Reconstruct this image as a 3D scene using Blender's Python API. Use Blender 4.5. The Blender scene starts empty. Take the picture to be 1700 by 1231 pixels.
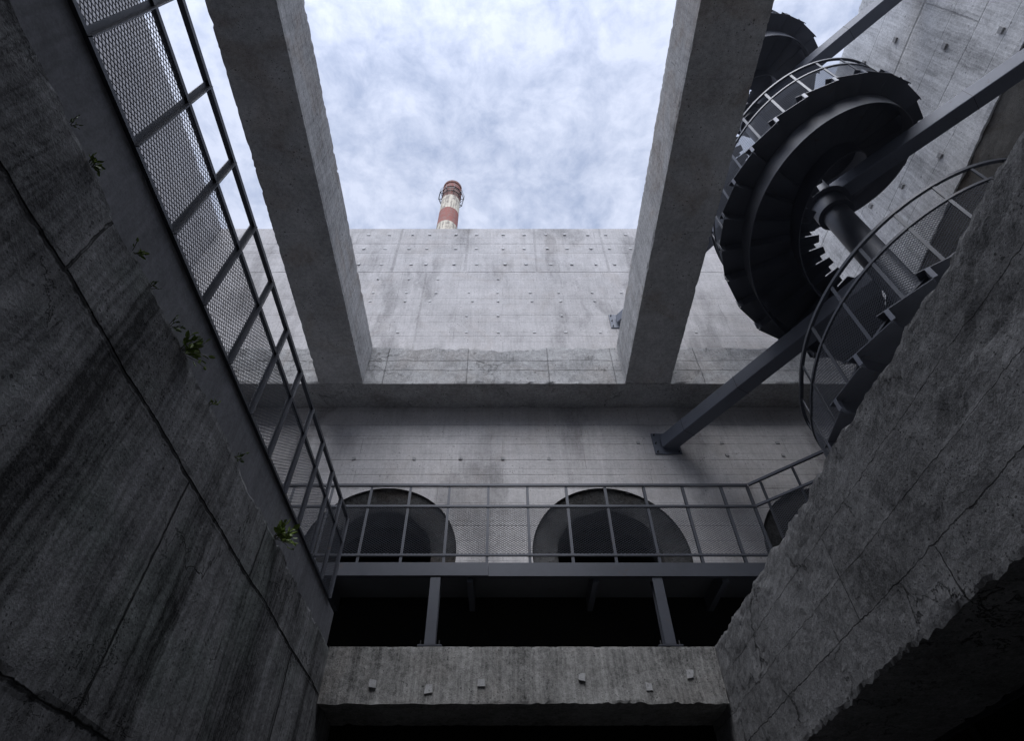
import bpy, math, random
from mathutils import Vector, Matrix, noise
R = math.radians
PI = math.pi
random.seed(7)
sc = bpy.context.scene
col = sc.collection

# ------------------------------------------------------------------ camera
cam = bpy.data.cameras.new("Camera"); camo = bpy.data.objects.new("Camera", cam); col.objects.link(camo)
cam.sensor_width = 36.0; cam.lens = 952.5 / 1700 * 36; cam.shift_x = 0.00912
cam.clip_start = 0.05; cam.clip_end = 3000
camo.location = (0, 0, 0); camo.rotation_euler = (R(90 + 47.76), 0, 0)
sc.camera = camo

# ------------------------------------------------------------------ sky and sun
SUN_EL, SUN_AZ = 58.0, 190.0      # azimuth clockwise from +Y: behind the camera, a little left
SUN_DIR = Vector((math.sin(R(SUN_AZ)) * math.cos(R(SUN_EL)), math.cos(R(SUN_AZ)) * math.cos(R(SUN_EL)), math.sin(R(SUN_EL))))
world = bpy.data.worlds.new("World"); sc.world = world; world.use_nodes = True
nt = world.node_tree; nt.nodes.clear()
def wn(t, **k):
    n = nt.nodes.new(t)
    for a, b in k.items(): setattr(n, a, b)
    return n
def wmath(op, a, b=None, clamp=False):
    n = wn('ShaderNodeMath', operation=op, use_clamp=clamp)
    for i, x in enumerate((a, b)):
        if x is None: continue
        if isinstance(x, (int, float)): n.inputs[i].default_value = x
        else: nt.links.new(x, n.inputs[i])
    return n.outputs[0]
sky = wn('ShaderNodeTexSky', sky_type='NISHITA'); sky.sun_disc = False
sky.sun_elevation = R(SUN_EL); sky.sun_rotation = R(SUN_AZ); sky.air_density = 1.0; sky.dust_density = 0.6
skyb = wn('ShaderNodeVectorMath', operation='SCALE'); nt.links.new(sky.outputs[0], skyb.inputs[0]); skyb.inputs['Scale'].default_value = 0.15
tc = wn('ShaderNodeTexCoord'); sep = wn('ShaderNodeSeparateXYZ'); nt.links.new(tc.outputs['Generated'], sep.inputs[0])
zc = wmath('MAXIMUM', sep.outputs[2], 0.12)
px, py = wmath('DIVIDE', sep.outputs[0], zc), wmath('DIVIDE', sep.outputs[1], zc)
cmb = wn('ShaderNodeCombineXYZ'); nt.links.new(px, cmb.inputs[0]); nt.links.new(py, cmb.inputs[1])
def wnoise(scale, detail, rough, dist, off):
    m = wn('ShaderNodeVectorMath', operation='ADD'); nt.links.new(cmb.outputs[0], m.inputs[0]); m.inputs[1].default_value = off
    n = wn('ShaderNodeTexNoise'); n.inputs['Scale'].default_value = scale; n.inputs['Detail'].default_value = detail
    n.inputs['Roughness'].default_value = rough; n.inputs['Distortion'].default_value = dist
    nt.links.new(m.outputs[0], n.inputs['Vector']); return n.outputs['Fac']
c1 = wnoise(8.5, 9, 0.66, 0.35, (3.1, 1.7, 0)); c2 = wnoise(24, 7, 0.62, 0.3, (9, 4, 0)); c3 = wnoise(2.1, 2, 0.5, 0, (5.3, 2.2, 0))
cs = wmath('ADD', wmath('ADD', wmath('MULTIPLY', c1, 0.56), wmath('MULTIPLY', c2, 0.34)), wmath('MULTIPLY', c3, 0.34))
ramp = wn('ShaderNodeValToRGB'); nt.links.new(cs, ramp.inputs[0])
ramp.color_ramp.elements[0].position = 0.48; ramp.color_ramp.elements[0].color = (0.0, 0.0, 0.0, 1)
ramp.color_ramp.elements[1].position = 0.69; ramp.color_ramp.elements[1].color = (1, 1, 1, 1)
fac = wmath('ADD', wmath('MULTIPLY', ramp.outputs[0], 0.50), 0.47)
# thin cloud gets brighter towards the veiled sun
dotn = wn('ShaderNodeVectorMath', operation='DOT_PRODUCT'); nt.links.new(tc.outputs['Generated'], dotn.inputs[0]); dotn.inputs[1].default_value = SUN_DIR
glow = wmath('POWER', wmath('MAXIMUM', dotn.outputs['Value'], 0.0), 9.0)
cb = wn('ShaderNodeVectorMath', operation='SCALE'); cb.inputs[0].default_value = (0.615, 0.67, 0.825)
nt.links.new(wmath('ADD', wmath('MULTIPLY', glow, 4.2), 1.0), cb.inputs['Scale'])
mixc = wn('ShaderNodeMix', data_type='RGBA'); nt.links.new(fac, mixc.inputs[0])
nt.links.new(skyb.outputs[0], mixc.inputs[6]); nt.links.new(cb.outputs[0], mixc.inputs[7])
bg = wn('ShaderNodeBackground'); nt.links.new(mixc.outputs[2], bg.inputs[0]); bg.inputs[1].default_value = 1.0
wo = wn('ShaderNodeOutputWorld'); nt.links.new(bg.outputs[0], wo.inputs[0])

sun = bpy.data.lights.new("Sun", 'SUN'); suno = bpy.data.objects.new("Sun", sun); col.objects.link(suno)
sun.energy = 1.9; sun.angle = R(50); sun.color = (1.0, 0.97, 0.93)
suno.location = (0, 0, 40); suno.rotation_euler = SUN_DIR.to_track_quat('Z', 'Y').to_euler()

sc.view_settings.view_transform = 'Standard'; sc.view_settings.look = 'None'
sc.view_settings.exposure = 0.25; sc.view_settings.gamma = 1.0
sc.render.engine = 'CYCLES'
try:
    sc.cycles.use_denoising = True; sc.cycles.denoiser = 'OPENIMAGEDENOISE'
    sc.cycles.denoising_input_passes = 'RGB_ALBEDO_NORMAL'; sc.cycles.denoising_prefilter = 'ACCURATE'
    sc.cycles.max_bounces = 8; sc.cycles.diffuse_bounces = 7; sc.cycles.sample_clamp_indirect = 4
except Exception: pass

# ------------------------------------------------------------------ materials
class NT:
    def __init__(s, name):
        s.m = bpy.data.materials.new(name); s.m.use_nodes = True; s.t = s.m.node_tree
        s.b = s.t.nodes['Principled BSDF']
    def n(s, t, **k):
        n = s.t.nodes.new(t)
        for a, b in k.items(): setattr(n, a, b)
        return n
    def put(s, sock, x):
        if isinstance(x, (int, float, tuple, list)): sock.default_value = x
        else: s.t.links.new(x, sock)
    def math(s, op, a, b=None, c=None, clamp=False):
        n = s.n('ShaderNodeMath', operation=op, use_clamp=clamp)
        for i, x in enumerate((a, b, c)):
            if x is not None: s.put(n.inputs[i], x)
        return n.outputs[0]
    def add(s, a, b): return s.math('ADD', a, b)
    def mul(s, a, b): return s.math('MULTIPLY', a, b)
    def sub(s, a, b): return s.math('SUBTRACT', a, b)
    def ramp(s, x, lo, hi, a=0.0, b=1.0):
        n = s.n('ShaderNodeMapRange', interpolation_type='SMOOTHSTEP'); s.put(n.inputs[0], x)
        for i, v in enumerate((lo, hi, a, b)): s.put(n.inputs[i + 1], v)
        return n.outputs[0]
    def vec(s, x, y, z):
        n = s.n('ShaderNodeCombineXYZ')
        for i, v in enumerate((x, y, z)): s.put(n.inputs[i], v)
        return n.outputs[0]
    def noise(s, v, scale, detail=5, rough=0.6, dist=0.0):
        n = s.n('ShaderNodeTexNoise'); s.put(n.inputs['Vector'], v); n.inputs['Scale'].default_value = scale
        n.inputs['Detail'].default_value = detail; n.inputs['Roughness'].default_value = rough; n.inputs['Distortion'].default_value = dist
        return n.outputs['Fac']
    def mix(s, f, a, b):
        n = s.n('ShaderNodeMix', data_type='RGBA'); s.put(n.inputs[0], f)
        for i, x in ((6, a), (7, b)):
            s.put(n.inputs[i], x if not isinstance(x, tuple) else (*x, 1))
        return n.outputs[2]
    def scale(s, c, f):
        n = s.n('ShaderNodeVectorMath', operation='SCALE'); s.put(n.inputs[0], c); s.put(n.inputs['Scale'], f); return n.outputs[0]

def concrete(name, base, axis='Y', mott=0.5, streak=0.35, hl=(), vl=(), brick=None, bump=0.5, pits=1.0, white=0.0, brown=0.0,
             band=0.0, green=0.0, stain=0.0, bs=1.0, line_w=0.006, line_dark=0.6, tint=(1, 1, 1), seed=0.0, board=0.0, crack=0.0):
    """weathered board-marked concrete in world coordinates; axis = the wall's normal"""
    N = NT(name)
    g = N.n('ShaderNodeNewGeometry'); sp = N.n('ShaderNodeSeparateXYZ'); N.t.links.new(g.outputs['Position'], sp.inputs[0])
    nz = N.n('ShaderNodeSeparateXYZ'); N.t.links.new(g.outputs['Normal'], nz.inputs[0])
    horiz = N.ramp(N.math('ABSOLUTE', nz.outputs[2]), 0.5, 0.8)           # 1 on undersides and tops
    X, Y, Z = sp.outputs
    u = X if axis == 'Y' else Y
    v3 = N.vec(N.add(X, seed), Y, Z)
    big = N.noise(v3, 0.75, 4, 0.55, 0.6); mid = N.noise(v3, 3.2, 7, 0.65, 0.8); fine = N.noise(v3, 20, 5, 0.75); grain = N.noise(v3, 75, 4, 0.75)
    wob = N.sub(N.noise(v3, 1.7, 4, 0.6), 0.5); wob2 = N.sub(N.noise(v3, 14, 3, 0.6), 0.5)
    sv = N.vec(N.add(N.mul(u, 7.0), N.mul(wob, 1.2)), seed, N.mul(Z, 0.45)); st = N.ramp(N.noise(sv, 1.0, 6, 0.65), 0.36, 0.64)
    sv2 = N.vec(N.add(N.mul(u, 30.0), N.mul(wob, 3.0)), seed + 4, N.mul(Z, 0.9)); st2 = N.ramp(N.noise(sv2, 1.0, 4, 0.6), 0.36, 0.64)
    stf = N.add(N.mul(N.sub(st, 0.5), 0.62 * streak), N.mul(N.sub(st2, 0.5), 0.60 * streak))
    stf = N.mul(stf, N.sub(1.0, horiz))
    val = N.add(1.0, N.add(N.mul(N.sub(big, 0.5), mott * 1.6), N.mul(N.sub(mid, 0.5), mott * 1.5)))
    val = N.add(val, N.add(stf, N.mul(N.sub(fine, 0.5), mott * 1.9)))
    val = N.add(val, N.mul(N.sub(grain, 0.5), mott * 2.0))
    if band:                                                               # broad pour bands running down the wall
        bv = N.vec(N.add(N.mul(u, 1.5), N.mul(wob, 0.35)), seed + 9, N.mul(Z, 0.12)); bn = N.noise(bv, 1.0, 3, 0.55)
        val = N.add(val, N.mul(N.sub(N.ramp(bn, 0.40, 0.60), 0.5), band))
    if stain:
        sn = N.noise(N.vec(N.add(N.mul(u, 1.1), N.mul(wob, 0.5)), seed + 20, N.mul(Z, 0.33)), 1.0, 6, 0.62)
        val = N.sub(val, N.mul(N.ramp(sn, 0.50, 0.64), stain))
    hgt = N.add(N.mul(mid, 0.35), N.add(N.mul(fine, 0.22), N.mul(grain, 0.10)))
    if board:
        bw = N.math('FRACT', N.mul(u, 1 / board) if axis != 'B' else 0)
        bm = N.math('LESS_THAN', bw, 0.06); hgt = N.sub(hgt, N.mul(bm, 0.05)); val = N.sub(val, N.mul(bm, 0.10))
        bid = N.math('FLOOR', N.mul(u, 1 / board)); wv = N.n('ShaderNodeTexWhiteNoise', noise_dimensions='1D'); N.put(wv.inputs['W'], bid)
        val = N.add(val, N.mul(N.sub(wv.outputs['Value'], 0.5), 0.16))
    # pits / blow holes
    for sc_, th, gate in ((9.0, 0.10, 0.55), (26.0, 0.16, 0.52), (60.0, 0.2, 0.55)):
        vo = N.n('ShaderNodeTexVoronoi'); vo.inputs['Scale'].default_value = sc_
        N.put(vo.inputs['Vector'], N.vec(N.add(X, N.mul(wob2, 0.03)), Y, N.add(Z, seed)))
        rc = N.n('ShaderNodeSeparateColor'); N.t.links.new(vo.outputs['Color'], rc.inputs[0])
        rad = N.mul(N.ramp(rc.outputs[0], gate, 1.0), th * 1.9)
        rad = N.mul(rad, N.ramp(mid, 0.42, 0.62, 0.35, 1.0))
        mk = N.mul(N.math('LESS_THAN', vo.outputs['Distance'], rad), min(1.0, pits))
        val = N.mul(val, N.sub(1.0, N.mul(mk, 0.62 if sc_ > 10 else 0.5))); hgt = N.sub(hgt, N.mul(mk, 0.35))
    # formwork joints
    lw = N.add(line_w, N.mul(N.math('MAXIMUM', wob2, 0), line_w * 2.2))
    lm = None
    for z0, wd, amp in hl:
        d = N.math('ABSOLUTE', N.sub(N.add(Z, N.add(N.mul(wob, 0.02 * amp), N.mul(wob2, 0.016 * amp))), z0))
        m = N.sub(1.0, N.ramp(N.math('DIVIDE', d, N.mul(lw, wd)), 0.5, 1.3))
        lm = m if lm is None else N.math('MAXIMUM', lm, m)
    for u0, wd, zlo, zhi in vl:
        d = N.math('ABSOLUTE', N.sub(N.add(u, N.mul(wob2, 0.02)), u0))
        m = N.sub(1.0, N.ramp(N.math('DIVIDE', d, N.mul(lw, wd)), 0.5, 1.3))
        m = N.mul(m, N.mul(N.math('GREATER_THAN', Z, zlo), N.math('LESS_THAN', Z, zhi)))
        lm = m if lm is None else N.math('MAXIMUM', lm, m)
    if lm is not None:
        lm = N.mul(lm, N.ramp(N.noise(v3, 5.0, 3, 0.6), 0.30, 0.52, 0.25, 1.0)); lm = N.mul(lm, N.sub(1.0, horiz))
        val = N.mul(val, N.sub(1.0, N.mul(lm, line_dark))); hgt = N.sub(hgt, N.mul(lm, 0.9))
    if brick:
        bt = N.n('ShaderNodeTexBrick'); bt.offset = 0.43; bt.squash = 1.0
        N.put(bt.inputs['Vector'], N.vec(N.add(u, N.mul(wob2, 0.012)), N.add(Z, N.add(N.mul(wob2, 0.014), brick[3])), 0))
        bt.inputs['Scale'].default_value = 1.0; bt.inputs['Mortar Size'].default_value = brick[2]; bt.inputs['Mortar Smooth'].default_value = 0.6
        bt.inputs['Brick Width'].default_value = brick[0]; bt.inputs['Row Height'].default_value = brick[1]; bt.inputs['Bias'].default_value = 0.0
        bt.inputs['Color1'].default_value = (0.45, 0.45, 0.45, 1); bt.inputs['Color2'].default_value = (0.58, 0.58, 0.58, 1); bt.inputs['Mortar'].default_value = (0.3, 0.3, 0.3, 1)
        sb = N.n('ShaderNodeSeparateColor'); N.t.links.new(bt.outputs['Color'], sb.inputs[0])
        val = N.add(val, N.mul(N.sub(sb.outputs[0], 0.51), 0.75 * bs))
        bm = N.mul(bt.outputs['Fac'], N.mul(N.ramp(N.noise(v3, 2.2, 4, 0.6), 0.36, 0.55, 0.05, 1.0), N.sub(1.0, horiz)))
        val = N.mul(val, N.sub(1.0, N.mul(bm, 0.34 * bs))); hgt = N.sub(hgt, N.mul(bm, 0.5 * bs))
    if crack:
        vo = N.n('ShaderNodeTexVoronoi', feature='DISTANCE_TO_EDGE'); vo.inputs['Scale'].default_value = 0.9
        dw = N.noise(v3, 3.0, 6, 0.7); N.put(vo.inputs['Vector'], N.vec(N.add(X, dw), N.add(Y, N.mul(dw, 0.7)), N.add(Z, N.mul(mid, 0.8))))
        ck = N.mul(N.sub(1.0, N.ramp(vo.outputs['Distance'], 0.0, 0.010)), N.ramp(N.noise(v3, 1.4, 3, 0.5), 0.50, 0.58))
        val = N.mul(val, N.sub(1.0, N.mul(ck, 0.55 * crack))); hgt = N.sub(hgt, N.mul(ck, 0.9 * crack))
    val = N.math('MAXIMUM', val, 0.22)
    c = tuple(base * t for t in tint)
    colr = N.scale(c, val)
    if brown:
        bf = N.mul(N.ramp(N.noise(v3, 1.3, 5, 0.6, 0.8), 0.48, 0.68), brown)
        colr = N.mix(bf, colr, N.scale((base * 0.72, base * 0.60, base * 0.50), val))
    if green:
        gf = N.mul(N.ramp(N.noise(v3, 1.1, 4, 0.6), 0.50, 0.66), green); colr = N.mix(gf, colr, N.scale((base * 0.62, base * 0.80, base * 0.68), val))
    if white:                                                              # lime bloom
        vo = N.n('ShaderNodeTexVoronoi', feature='DISTANCE_TO_EDGE'); vo.inputs['Scale'].default_value = 4.0
        dw = N.noise(v3, 5.0, 6, 0.75); N.put(vo.inputs['Vector'], N.vec(N.add(X, dw), N.add(Y, N.mul(dw, 0.9)), N.add(Z, N.mul(mid, 0.8))))
        wf = N.mul(N.sub(1.0, N.ramp(vo.outputs['Distance'], 0.0, 0.035)), N.ramp(N.noise(v3, 2.0, 5, 0.65), 0.54, 0.64))
        wf = N.mul(wf, N.ramp(fine, 0.45, 0.6)); colr = N.mix(N.mul(wf, white), colr, (base * 2.6, base * 2.65, base * 2.6))
    N.t.links.new(colr, N.b.inputs['Base Color']); N.b.inputs['Roughness'].default_value = 0.9
    N.b.inputs['Specular IOR Level'].default_value = 0.25
    bp = N.n('ShaderNodeBump'); bp.inputs['Strength'].default_value = bump; bp.inputs['Distance'].default_value = 0.03
    N.t.links.new(hgt, bp.inputs['Height']); N.t.links.new(bp.outputs[0], N.b.inputs['Normal'])
    return N.m

def steel(name, c, rough=0.45, metal=0.25, var=0.25):
    N = NT(name); g = N.n('ShaderNodeNewGeometry'); p = g.outputs['Position']
    n1 = N.noise(p, 2.5, 5, 0.6, 0.3); n2 = N.noise(p, 30, 4, 0.6)
    v = N.add(1.0, N.add(N.mul(N.sub(n1, 0.5), var * 2), N.mul(N.sub(n2, 0.5), var)))
    n3 = N.noise(p, 7.0, 6, 0.7, 0.4); rust = N.mul(N.ramp(N.add(N.mul(n3, 0.7), N.mul(n2, 0.3)), 0.575, 0.66), 0.55)
    cc = N.mix(rust, N.scale(c, v), (0.075, 0.050, 0.038))
    N.t.links.new(cc, N.b.inputs['Base Color']); N.b.inputs['Metallic'].default_value = metal
    N.put(N.b.inputs['Roughness'], N.add(rough - 0.1, N.mul(n2, 0.2)))
    return N.m

M = {}
M['back_up'] = concrete('sun_bleached_concrete', 0.465, 'Y', mott=0.36, streak=0.13, bump=0.40, pits=0.7, stain=0.30, brick=(2.3, 0.315, 0.008, 0.05), bs=0.45, tint=(1.01, 0.985, 0.985), brown=0.16,
    hl=[(12.57, 2.2, 1), (12.14, 1.8, 1), (11.28, 2.6, 2), (10.24, 1.2, 1), (9.65, 1.1, 1), (8.94, 1.0, 1), (6.30, 1.0, 1), (6.13, 1, 1), (5.80, 1.2, 1), (5.51, 1, 1), (5.25, 1.4, 1), (6.55, 1, 1), (4.9, 1, 1), (4.6, 1, 1)],
    vl=[(-2.56, 3, 11.3, 14), (-0.87, 3, 11.3, 14), (0.79, 3, 11.3, 14), (2.46, 3, 11.3, 14), (-1.75, 2, 8, 11.3)], line_dark=0.20, line_w=0.009)
M['ledge'] = concrete('rough_ledge_concrete', 0.35, 'Y', mott=0.65, streak=0.14, bump=0.9, pits=1, white=0.25, brown=0.25, crack=0.5,
    hl=[(7.54, 1.3, 1), (7.29, 1.3, 1)], vl=[(-2.02, 0.9, 6, 9), (-0.61, 0.9, 6, 9), (0.79, 0.9, 6, 9), (1.91, 0.8, 6, 9), (3.4, 0.9, 6, 9)], line_dark=0.4)
M['beam'] = concrete('beam_concrete', 0.42, 'X', mott=0.62, streak=0.26, bump=0.8, pits=1, brown=0.5, brick=(1.9, 0.16, 0.005, 0.03), seed=3)
M['side_wall'] = concrete('side_wall_concrete', 0.63, 'X', mott=0.50, stain=0.28, streak=0.34, bump=0.5, pits=0.8, seed=6, crack=0.25,
    hl=[(11.32, 2.6, 1), (10.5, 0.9, 1), (9.83, 1.2, 1), (9.2, 0.8, 1), (12.3, 1.0, 1)], vl=[(3.4, 1.2, 9.83, 11.32), (4.9, 1, 8.3, 9.83), (1.9, 1.3, 9.83, 11.32)], line_dark=0.28, line_w=0.010)
M['side_low'] = concrete('dark_brown_concrete', 0.085, 'X', mott=0.5, streak=0.14, bump=0.9, pits=1, seed=7, brown=0.9, hl=[(7.8, 1.2, 1), (7.0, 1, 1)], tint=(1, 0.96, 0.9))  # much darker and browner tone than the wall above
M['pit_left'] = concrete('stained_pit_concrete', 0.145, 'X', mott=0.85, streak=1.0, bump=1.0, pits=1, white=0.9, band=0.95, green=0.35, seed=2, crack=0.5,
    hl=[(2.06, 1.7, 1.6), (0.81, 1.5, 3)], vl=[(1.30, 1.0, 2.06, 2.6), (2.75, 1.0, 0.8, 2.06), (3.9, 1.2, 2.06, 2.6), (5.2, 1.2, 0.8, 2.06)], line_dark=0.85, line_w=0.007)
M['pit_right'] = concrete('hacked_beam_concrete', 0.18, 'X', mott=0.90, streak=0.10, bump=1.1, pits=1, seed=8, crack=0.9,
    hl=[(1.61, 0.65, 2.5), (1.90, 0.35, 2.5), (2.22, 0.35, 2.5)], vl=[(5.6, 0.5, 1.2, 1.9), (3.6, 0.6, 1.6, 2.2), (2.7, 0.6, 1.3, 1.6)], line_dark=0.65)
M['low_beam'] = concrete('streaked_beam_concrete', 0.215, 'Y', mott=0.95, streak=0.55, bump=0.7, pits=1, seed=5, brown=0.25, tint=(1, 0.99, 0.95))
M['floor_conc'] = concrete('pale_bounce_floor', 0.50, 'Y', mott=0.3, streak=0.0, bump=0.3, pits=0.3)  # floor tone kept pale to bounce light up onto the beam undersides
M['pit_floor'] = concrete('dark_low_bounce_floor', 0.10, 'Y', mott=0.3, streak=0.0, bump=0.3, pits=0.3)  # floor tone kept dark to cut bounced light under the foreground beam
M['dark_conc'] = concrete('dark_concrete', 0.10, 'Y', mott=0.3, streak=0.2, bump=0.4, pits=0.5)
M['ring'] = concrete('sooty_ring_concrete', 0.052, 'Y', mott=1.1, streak=0.05, bump=1.5, pits=1, white=1.0, brown=0.9, seed=4)
M['fascia'] = concrete('grey_painted_plate', 0.20, 'X', mott=0.42, streak=0.22, bump=0.15, pits=0.0, tint=(0.97, 0.98, 1.04), seed=1)
M['steel'] = steel('blue_grey_painted_steel', (0.055, 0.060, 0.074), 0.45, 0.2)
M['steel_dark'] = steel('dark_painted_stair_steel', (0.078, 0.084, 0.102), 0.52, 0.15)
M['mesh'] = steel('expanded_metal_mesh', (0.22, 0.235, 0.27), 0.5, 0.2)
M['steel_lit'] = steel('sky_lit_bracket_steel', (0.13, 0.14, 0.17), 0.45, 0.2)  # paler bracket copy of the steel: skylight put into the colour
M['deck'] = steel('deck_plate_steel', (0.10, 0.105, 0.115), 0.6, 0.1)
M['deep_shade'] = concrete('shade_black_concrete', 0.009, 'Y', mott=0.3, streak=0.0, bump=0.3, pits=0)  # near-black colour stands in for shade in the bores and below the walkway
M['stub'] = concrete('tie_stub_concrete', 0.50, 'Y', mott=0.4, streak=0.0, bump=0.6, pits=1)
M['stub_d'] = concrete('dark_tie_stub_concrete', 0.32, 'Y', mott=0.4, streak=0.0, bump=0.6, pits=1)
M['bolt'] = steel('dark_bolt_steel', (0.03, 0.03, 0.032), 0.5, 0.4)
def leafm(name, c):
    N = NT(name); g = N.n('ShaderNodeNewGeometry'); n = N.noise(g.outputs['Position'], 20, 3)
    N.t.links.new(N.scale(c, N.add(0.6, N.mul(n, 0.9))), N.b.inputs['Base Color']); N.b.inputs['Roughness'].default_value = 0.5
    return N.m
M['leaf'] = leafm('weed_leaf', (0.15, 0.215, 0.035)); M['leaf2'] = leafm('dusty_leaf', (0.12, 0.17, 0.06)); M['stem'] = leafm('weed_stem', (0.06, 0.06, 0.03))

# ------------------------------------------------------------------ mesh helpers
def link(name, verts, faces, mat, parent=None, origin=(0, 0, 0), smooth=False):
    me = bpy.data.meshes.new(name)
    ox, oy, oz = origin
    me.from_pydata([(v[0] - ox, v[1] - oy, v[2] - oz) for v in verts], [], faces); me.update()
    for m in (mat if isinstance(mat, (list, tuple)) else [mat]): me.materials.append(m)
    if smooth:
        for p in me.polygons: p.use_smooth = True
    o = bpy.data.objects.new(name, me); col.objects.link(o)
    if parent is not None: o.parent = parent
    else: o.location = origin
    return o
class MB:
    def __init__(s): s.v = []; s.f = []
    def quad(s, a, b, c, d):
        n = len(s.v); s.v += [a, b, c, d]; s.f.append((n, n + 1, n + 2, n + 3))
    def hexa(s, p):
        n = len(s.v); s.v += p
        s.f += [tuple(n + i for i in q) for q in ((0, 3, 2, 1), (4, 5, 6, 7), (0, 1, 5, 4), (1, 2, 6, 5), (2, 3, 7, 6), (3, 0, 4, 7))]
    def box(s, x0, x1, y0, y1, z0, z1):
        s.hexa([(x0, y0, z0), (x1, y0, z0), (x1, y1, z0), (x0, y1, z0), (x0, y0, z1), (x1, y0, z1), (x1, y1, z1), (x0, y1, z1)])
    def bar(s, a, b, w, h, up=(0, 0, 1)):
        a, b = Vector(a), Vector(b); d = (b - a).normalized(); u = Vector(up)
        if abs(d.dot(u)) > 0.99: u = Vector((1, 0, 0))
        sd = d.cross(u).normalized() * w / 2; u2 = sd.cross(d).normalized() * h / 2
        s.hexa([tuple(p) for p in (a - sd - u2, a + sd - u2, a + sd + u2, a - sd + u2, b - sd - u2, b + sd - u2, b + sd + u2, b - sd + u2)])
    def tube(s, pts, r, n=8, cap=True, rad=None):
        pts = [Vector(p) for p in pts]; m = len(pts); base = len(s.v); prev = None
        for i, p in enumerate(pts):
            d = (pts[min(i + 1, m - 1)] - pts[max(i - 1, 0)]).normalized()
            if prev is None: u = d.orthogonal().normalized()
            else: u = (prev - d * prev.dot(d)).normalized()
            prev = u; w = d.cross(u); rr = rad[i] if rad else r
            for k in range(n):
                t = 2 * PI * k / n; s.v.append(tuple(p + (u * math.cos(t) + w * math.sin(t)) * rr))
        for i in range(m - 1):
            for k in range(n):
                a = base + i * n + k; b = base + i * n + (k + 1) % n; s.f.append((a, b, b + n, a + n))
        if cap:
            s.f.append(tuple(base + k for k in reversed(range(n)))); s.f.append(tuple(base + (m - 1) * n + k for k in range(n)))
    def strip(s, pts, w, h):
        """flat bar of section w (radial/sideways) x h (vertical) along pts"""
        pts = [Vector(p) for p in pts]; m = len(pts); base = len(s.v)
        for i, p in enumerate(pts):
            d = (pts[min(i + 1, m - 1)] - pts[max(i - 1, 0)]); d.z = 0; d.normalize(); sd = Vector((d.y, -d.x, 0)) * w / 2
            for q in (p - sd - Vector((0, 0, h / 2)), p + sd - Vector((0, 0, h / 2)), p + sd + Vector((0, 0, h / 2)), p - sd + Vector((0, 0, h / 2))): s.v.append(tuple(q))
        for i in range(m - 1):
            for k in range(4):
                a = base + i * 4 + k; b = base + i * 4 + (k + 1) % 4; s.f.append((a, b, b + 4, a + 4))
        s.f.append((base, base + 3, base + 2, base + 1)); e = base + (m - 1) * 4; s.f.append((e, e + 1, e + 2, e + 3))
    def build(s, name, mat, parent=None, origin=(0, 0, 0), smooth=False):
        return link(name, s.v, s.f, mat, parent, origin, smooth)
def smooth_by_angle(o, ang=40):
    for p in o.data.polygons: p.use_smooth = True
    try: o.data.set_sharp_from_angle(angle=R(ang))
    except Exception: pass
def tag(o, label=None, cat=None, group=None, kind=None):
    if label: o['label'] = label
    if cat: o['category'] = cat
    if group: o['group'] = group
    if kind: o['kind'] = kind
    return o
def empty(name, loc, label, cat, group=None):
    o = bpy.data.objects.new(name, None); o.location = loc; o.empty_display_size = 0.3; col.objects.link(o)
    return tag(o, label, cat, group)
def fb(p, sc_, seed=0):  # fractal noise, about -1..1
    return noise.fractal(Vector((p[0] * sc_ + seed, p[1] * sc_, p[2] * sc_)), 1.0, 2.0, 4)
def slab(name, b, mat, cell=0.06, chip=0.03, rough=0.004, warp=None, seed=0, parent=None, label=None, cat=None, cells=None, chipf=7.0, group=None, kind=None):
    """a cast concrete block: gridded faces, broken arrises, slightly uneven planes"""
    x0, x1, y0, y1, z0, z1 = b
    cx = cells or (cell, cell, cell)
    n = [max(1, min(400, int(round((h - l) / c)))) for l, h, c in ((x0, x1, cx[0]), (y0, y1, cx[1]), (z0, z1, cx[2]))]
    idx = {}; vs = []; fs = []
    org = ((x0 + x1) / 2, (y0 + y1) / 2, z0)
    def vid(i, j, k):
        key = (i, j, k)
        if key in idx: return idx[key]
        p = [x0 + (x1 - x0) * i / n[0], y0 + (y1 - y0) * j / n[1], z0 + (z1 - z0) * k / n[2]]
        e = [(-1 if t == 0 else 1) if t in (0, m) else 0 for t, m in zip(key, n)]
        q = list(p)
        if sum(1 for t in e if t) >= 2 and chip:
            a = chip * (0.10 + 0.30 * abs(fb(p, chipf * 2.3, seed)) + 1.9 * max(0.0, fb(p, chipf * 0.55, seed + 5) - 0.22) + 1.2 * max(0.0, fb(p, chipf * 1.6, seed + 9) - 0.30))
            for t in range(3): q[t] -= e[t] * min(a, 2.2 * chip)
        elif rough:
            a = rough * fb(p, 2.5, seed + 2)
            for t in range(3):
                if e[t]: q[t] += e[t] * a
        if warp: q = warp(q, p)
        idx[key] = len(vs); vs.append(tuple(q)); return idx[key]
    for s_, k in ((0, 0), (1, n[2])):
        for i in range(n[0]):
            for j in range(n[1]):
                f = (vid(i, j, k), vid(i + 1, j, k), vid(i + 1, j + 1, k), vid(i, j + 1, k)); fs.append(f if s_ else f[::-1])
    for s_, j in ((0, 0), (1, n[1])):
        for i in range(n[0]):
            for k in range(n[2]):
                f = (vid(i, j, k), vid(i + 1, j, k), vid(i + 1, j, k + 1), vid(i, j, k + 1)); fs.append(f if not s_ else f[::-1])
    for s_, i in ((0, 0), (1, n[0])):
        for j in range(n[1]):
            for k in range(n[2]):
                f = (vid(i, j, k), vid(i, j + 1, k), vid(i, j + 1, k + 1), vid(i, j, k + 1)); fs.append(f[::-1] if not s_ else f)
    o = link(name, vs, fs, mat, parent, org if parent is None else (0, 0, 0))
    return tag(o, label, cat, group, kind)

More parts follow.
